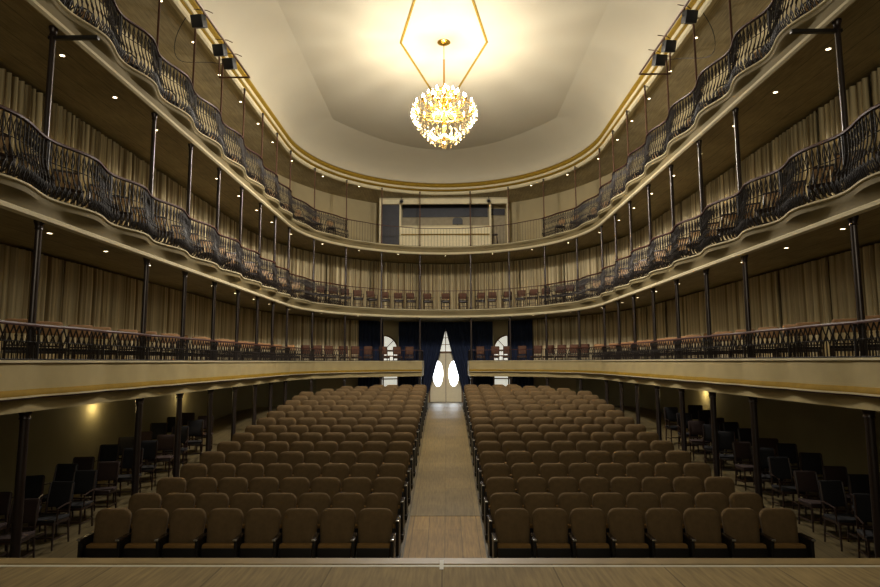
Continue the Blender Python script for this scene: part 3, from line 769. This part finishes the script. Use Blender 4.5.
# ---------------------------------------------------------------- projection booth on the top balcony
by = 29.3
bt = thing('projection_booth', 'cream framed projection booth with wide opening at the rear of the top balcony', 'booth', (0, by, Z3))
H = ZC-Z3
mb = MB(); mb.box(-3.28, 3.15, -.06, .10, H-.30, H-.06); mb.build('header', M['booth'], bt, smooth=False)
mb = MB(); mb.box(-3.28, 3.15, -.10, .14, H-.06, H-.0); mb.build('cornice', M['cream'], bt, smooth=False)
for x in (-3.28, -2.28, 2.20, 3.07):
    mb = MB(); mb.box(x, x+.09, -.05, .09, 0, H-.30); mb.build('post', M['booth'], bt, smooth=False)
mb = MB()
mb.box(-2.19, 2.20, 0, .05, 0, 1.24)
for j in range(34): x = -2.16+.128*j; mb.box(x, x+.07, -.02, .0, .08, .84)
p = mb.build('front_panel', M['booth'], bt, smooth=False)
mb = MB(); mb.box(-2.19, 2.20, -.03, .0, .80, .86); mb.build('gold_line', M['gold'], p, smooth=False)
mb = MB(); mb.box(-2.19, 2.20, -.04, .08, 1.24, 1.29); mb.build('sill', M['cream'], p, smooth=False)
mb = MB(); mb.box(-3.19, -2.28, .10, .13, 0, H-.30); o = mb.build('dark_door', M['boothdark'], bt, smooth=False); tag(o, 'dark blue-black door')
mb = MB(); mb.box(-3.2, 3.1, 1.15, 1.2, 0, H-.02); mb.build('back_wall', M['boothwall'], bt, smooth=False)
mb = MB(); mb.box(-2.19, 2.20, 1.05, 1.10, H-.70, H-.03); o = mb.build('screen_panel', M['boothdark'], bt, smooth=False)
mb = MB(); mb.box(2.29, 3.07, 1.0, 1.05, H-.62, H-.30); o = mb.build('screen_panel', M['boothdark'], bt, smooth=False)
# operator's dark monitor in the opening
mo = thing('monitor', 'small dark rounded monitor standing in the booth opening', 'monitor', (.62, by+.02, Z3+1.29))
mb = MB(); mb.loft([[(x, y, z) for x, z in rounded(.50, .06, .40, .16, .03)] for y in (-.02, .03)]); mb.build('screen', M['lampblk'], mo)
mb = MB(); mb.cbox(-.10, .10, -.04, .05, 0, .015, .004); mb.cbox(-.02, .02, -.005, .015, .01, .08, .003); mb.build('stand', M['lampblk'], mo)
# stool and tripod by the right opening
st = thing('stool', 'small dark stool by the right end of the booth', 'stool', (2.42, by-.55, Z3))
for sx in (-1, 1):
    for sy in (-1, 1): MB().tube([(sx*.15, sy*.15, 0), (sx*.09, sy*.09, .66)], .016, 6).build('leg', M['dwood'], st)
MB().lathe([(.13, .66), (.15, .67), (.15, .70), (.12, .72)], 16).build('seat', M['dwood'], st)
MB().tube([(.125*math.cos(a), .125*math.sin(a), .25) for a in [PI/4+PI/2*j for j in range(4)]], .01, 5, closed=True).build('foot_ring', M['dwood'], st)
for s in (-1, 1):
    r = thing('spotlight', 'small silver spotlight hung at the %s end of the booth header' % ('left' if s < 0 else 'right'), 'lamp', (2.15*s, by-.30, ZC-.02), 0, 'spotlights on the booth')
    MB().tube([(0, 0, .03), (0, 0, -.12)], .012, 6).build('hanger', M['lampblk'], r)
    MB().tube([(0, .13, -.13), (0, .05, -.17), (0, -.10, -.24), (0, -.12, -.25)], [.07, .10, .10, .085], 14).build('housing', M['armtip'], r)
    MB().tube([(0, -.121, -.2505), (0, -.128, -.254)], .075, 14).build('lens', M['lampblk'], r)
# framed notice on the wall
r = thing('fire_extinguisher', 'small extinguisher hanging on the rear wall left of the booth', 'extinguisher', Q(xt(-4.95), 1, -.12, Z3+.95))
MB().lathe([(.05, 0), (.06, .02), (.06, .42), (.03, .50), (.03, .54)], 12).build('body', M['soffit'], r); MB().cbox(-.04, .07, -.02, .02, .545, .58, .006).build('handle', M['lampblk'], r)

# ---------------------------------------------------------------- stage light pipes
for s in (-1, 1):
    side = 'left' if s < 0 else 'right'; PX, PZ, PY = 5.15, 7.5, 15.1
    r = thing('lighting_pipe', 'rust brown pipe frame holding stage floodlights on the %s' % side, 'pipe', (s*PX, PY, PZ), 0, 'floodlight pipes')
    MB().tube([(0, -9, 0), (0, 0, 0)], .026, 8).build('long_pipe', M['rod'], r)
    MB().tube([(0, 0, 0), (s*.80, 0, 0), (s*.83, .0, .62)], .026, 8).build('end_pipe', M['rod'], r)
    MB().tube([(0, -7.2, 0), (s*.80, -7.2, 0), (s*.83, -7.2, .62)], .026, 8).build('end_pipe', M['rod'], r)
    for q, yy in enumerate((12.1, 13.3, 13.95)):
        l = thing('floodlight', 'black square floodlight on the %s pipe, %s from the stage' % (side, ORD[q]), 'lamp', (s*PX, yy, PZ), 0, 'stage floodlights')
        dx = s*.10
        MB().tube([(0, 0, .03), (0, 0, -.10)], .018, 6).build('clamp', M['rod'], l)
        MB().tube([(dx-.15, 0, -.20), (dx-.16, 0, -.09), (dx+.16, 0, -.09), (dx+.15, 0, -.20)], .010, 5).build('yoke', M['rod'], l)
        mt = Matrix.Translation((dx, 0, -.22)) @ Matrix.Rotation(s*.12, 4, 'Z') @ Matrix.Rotation(R(24), 4, 'X')
        MB().cbox(-.13, .13, -.11, .11, -.13, .13, .018, mt).build('housing', M['lampblk'], l)
        MB().cbox(-.108, .108, -.118, -.111, -.108, .108, .003, mt).build('lens', M['lens'], l)
        MB().tube([(-.18, -.10, .0), (-.05, -.02, .03), (.06, .0, .03), (.17, .06, .0)], .010, 5).build('handle_bar', M['rod'], l)
    # loose cable
    c = MB(); pts = []
    for j in range(25):
        u = j/24; pts.append((s*(5.95+.75*math.sin(PI*u)*.9), 13.0+2.2*u, 7.92-.35*math.sin(PI*u)+.05*math.sin(9*u)))
    c.tube(pts, .009, 5); tag(c.build('cable', M['lampblk']), 'thin loose cable looping from the %s floodlights across the gallery ceiling' % side, 'cable', 'floodlight cables')

# ---------------------------------------------------------------- chandelier
CY = 17.4
ch = thing('chandelier', 'large crystal chandelier with many lit bulbs hanging from the ceiling diamond', 'chandelier', (0, CY, ZF))
MB().lathe([(.20, 0), (.20, -.02), (.13, -.06), (.04, -.09)], 20).build('ceiling_rose', M['brass'], ch)
mb = MB(); mb.lathe([(.012, -.09), (.012, -.55), (.028, -.56), (.028, -1.35), (.05, -1.40), (.02, -1.44)], 10); mb.build('rod', M['brass'], ch)
mb = MB(); mb.lathe([(.03, -1.44), (.15, -1.48), (.17, -1.52), (.05, -1.60), (.05, -1.75), (.10, -1.85), (.05, -1.95), (.04, -2.4), (.08, -2.6), (.03, -2.9), (.02, -3.15)], 16); mb.build('stem', M['brass'], ch)
# arms with bulbs: three rings
bulb = MB().lathe([(.010, 0), (.022, .02), (.028, .05), (.018, .09), (.004, .12)], 8).mesh('bulb', M['bulb'])
cup = MB().lathe([(.012, -.10), (.05, -.03), (.055, -.02), (.014, -.02), (.014, 0)], 10).mesh('candle_cup', M['brass'])
for R_, z, n, ph in ((.88, -2.05, 16, 0), (.62, -1.82, 12, .2), (.34, -1.62, 8, .1)):
    for j in range(n):
        a = 2*PI*j/n+ph; ca, sa = math.cos(a), math.sin(a)
        arm = MB().tube([(.04*ca, .04*sa, z-.10), (R_*.3*ca, R_*.3*sa, z-.28), (R_*.65*ca, R_*.65*sa, z-.30), (R_*.92*ca, R_*.92*sa, z-.20), (R_*ca, R_*sa, z-.09)], .011, 6).build('arm', M['brass'], ch)
        link('candle_cup', cup, arm, (R_*ca, R_*sa, z)); link('bulb', bulb, arm, (R_*ca, R_*sa, z))
# crystal strings: octahedral beads in swags and drops on a bowl
mb = MB(); rc = random.Random(5)
def bead(p, r):
    x, y, z = p; h = r*1.5
    mb.add([(x+r,y,z),(x,y+r,z),(x-r,y,z),(x,y-r,z),(x,y,z+h),(x,y,z-h)], [(0,1,4),(1,2,4),(2,3,4),(3,0,4),(1,0,5),(2,1,5),(3,2,5),(0,3,5)])
for z, rr in ((-2.04, .95), (-2.22, .99), (-2.38, .91), (-2.54, .82), (-2.68, .72), (-2.82, .61), (-2.95, .49), (-3.06, .37)):
    n = int(rr*36)
    for j in range(n):
        a = 2*PI*j/n + z*3; L_ = rc.uniform(.05, .13)
        bead((rr*math.cos(a), rr*math.sin(a), z), .014); bead((rr*math.cos(a), rr*math.sin(a), z-.05), .012); bead((rr*math.cos(a), rr*math.sin(a), z-.06-L_), .023)
for j in range(24):
    a = 2*PI*j/24
    for q in range(10): u = q/9; rr = .16+.72*u; bead((rr*math.cos(a), rr*math.sin(a), -1.60-.45*u-.10*math.sin(PI*u)), .014)
o = mb.build('crystal_drops', M['crystal'], ch, smooth=False); o['kind'] = 'stuff'
for j in range(12):
    a = 2*PI*j/12; ca, sa = math.cos(a), math.sin(a)
    MB().tube([(.05*ca, .05*sa, -2.95), (.20*ca, .20*sa, -3.10), (.38*ca, .38*sa, -3.05), (.46*ca, .46*sa, -2.90), (.36*ca, .36*sa, -2.80)], .016, 6).build('bottom_scroll', M['crystal'], ch)
MB().lathe([(.01, -3.38), (.07, -3.34), (.10, -3.27), (.07, -3.19), (.02, -3.14)], 16).build('bottom_ball', M['crystal'], ch)
MB().tube([(.90*math.cos(2*PI*i/40), .90*math.sin(2*PI*i/40), -2.16) for i in range(40)], .012, 6, closed=True).build('bowl_rim', M['brass'], ch)
for nm, z, rad, e in (('bulb_light', -2.6, .35, CHAND_W),):
    l = bpy.data.lights.new(nm, 'POINT'); l.energy = e; l.color = (1, .93, .83); l.shadow_soft_size = rad
    o = bpy.data.objects.new(nm, l); C.objects.link(o); o.parent = ch; o.location = (0, 0, z)
l = bpy.data.lights.new('chandelier_down_fill', 'SPOT'); l.energy = DOWN_FILL_W; l.color = (1, .93, .83); l.shadow_soft_size = .45; l.spot_size = R(176); l.spot_blend = .35  # added spot below the bulbs, throws extra light down into the hall
o = bpy.data.objects.new('chandelier_down_fill', l); C.objects.link(o); o.parent = ch; o.location = (0, 0, -3.45)
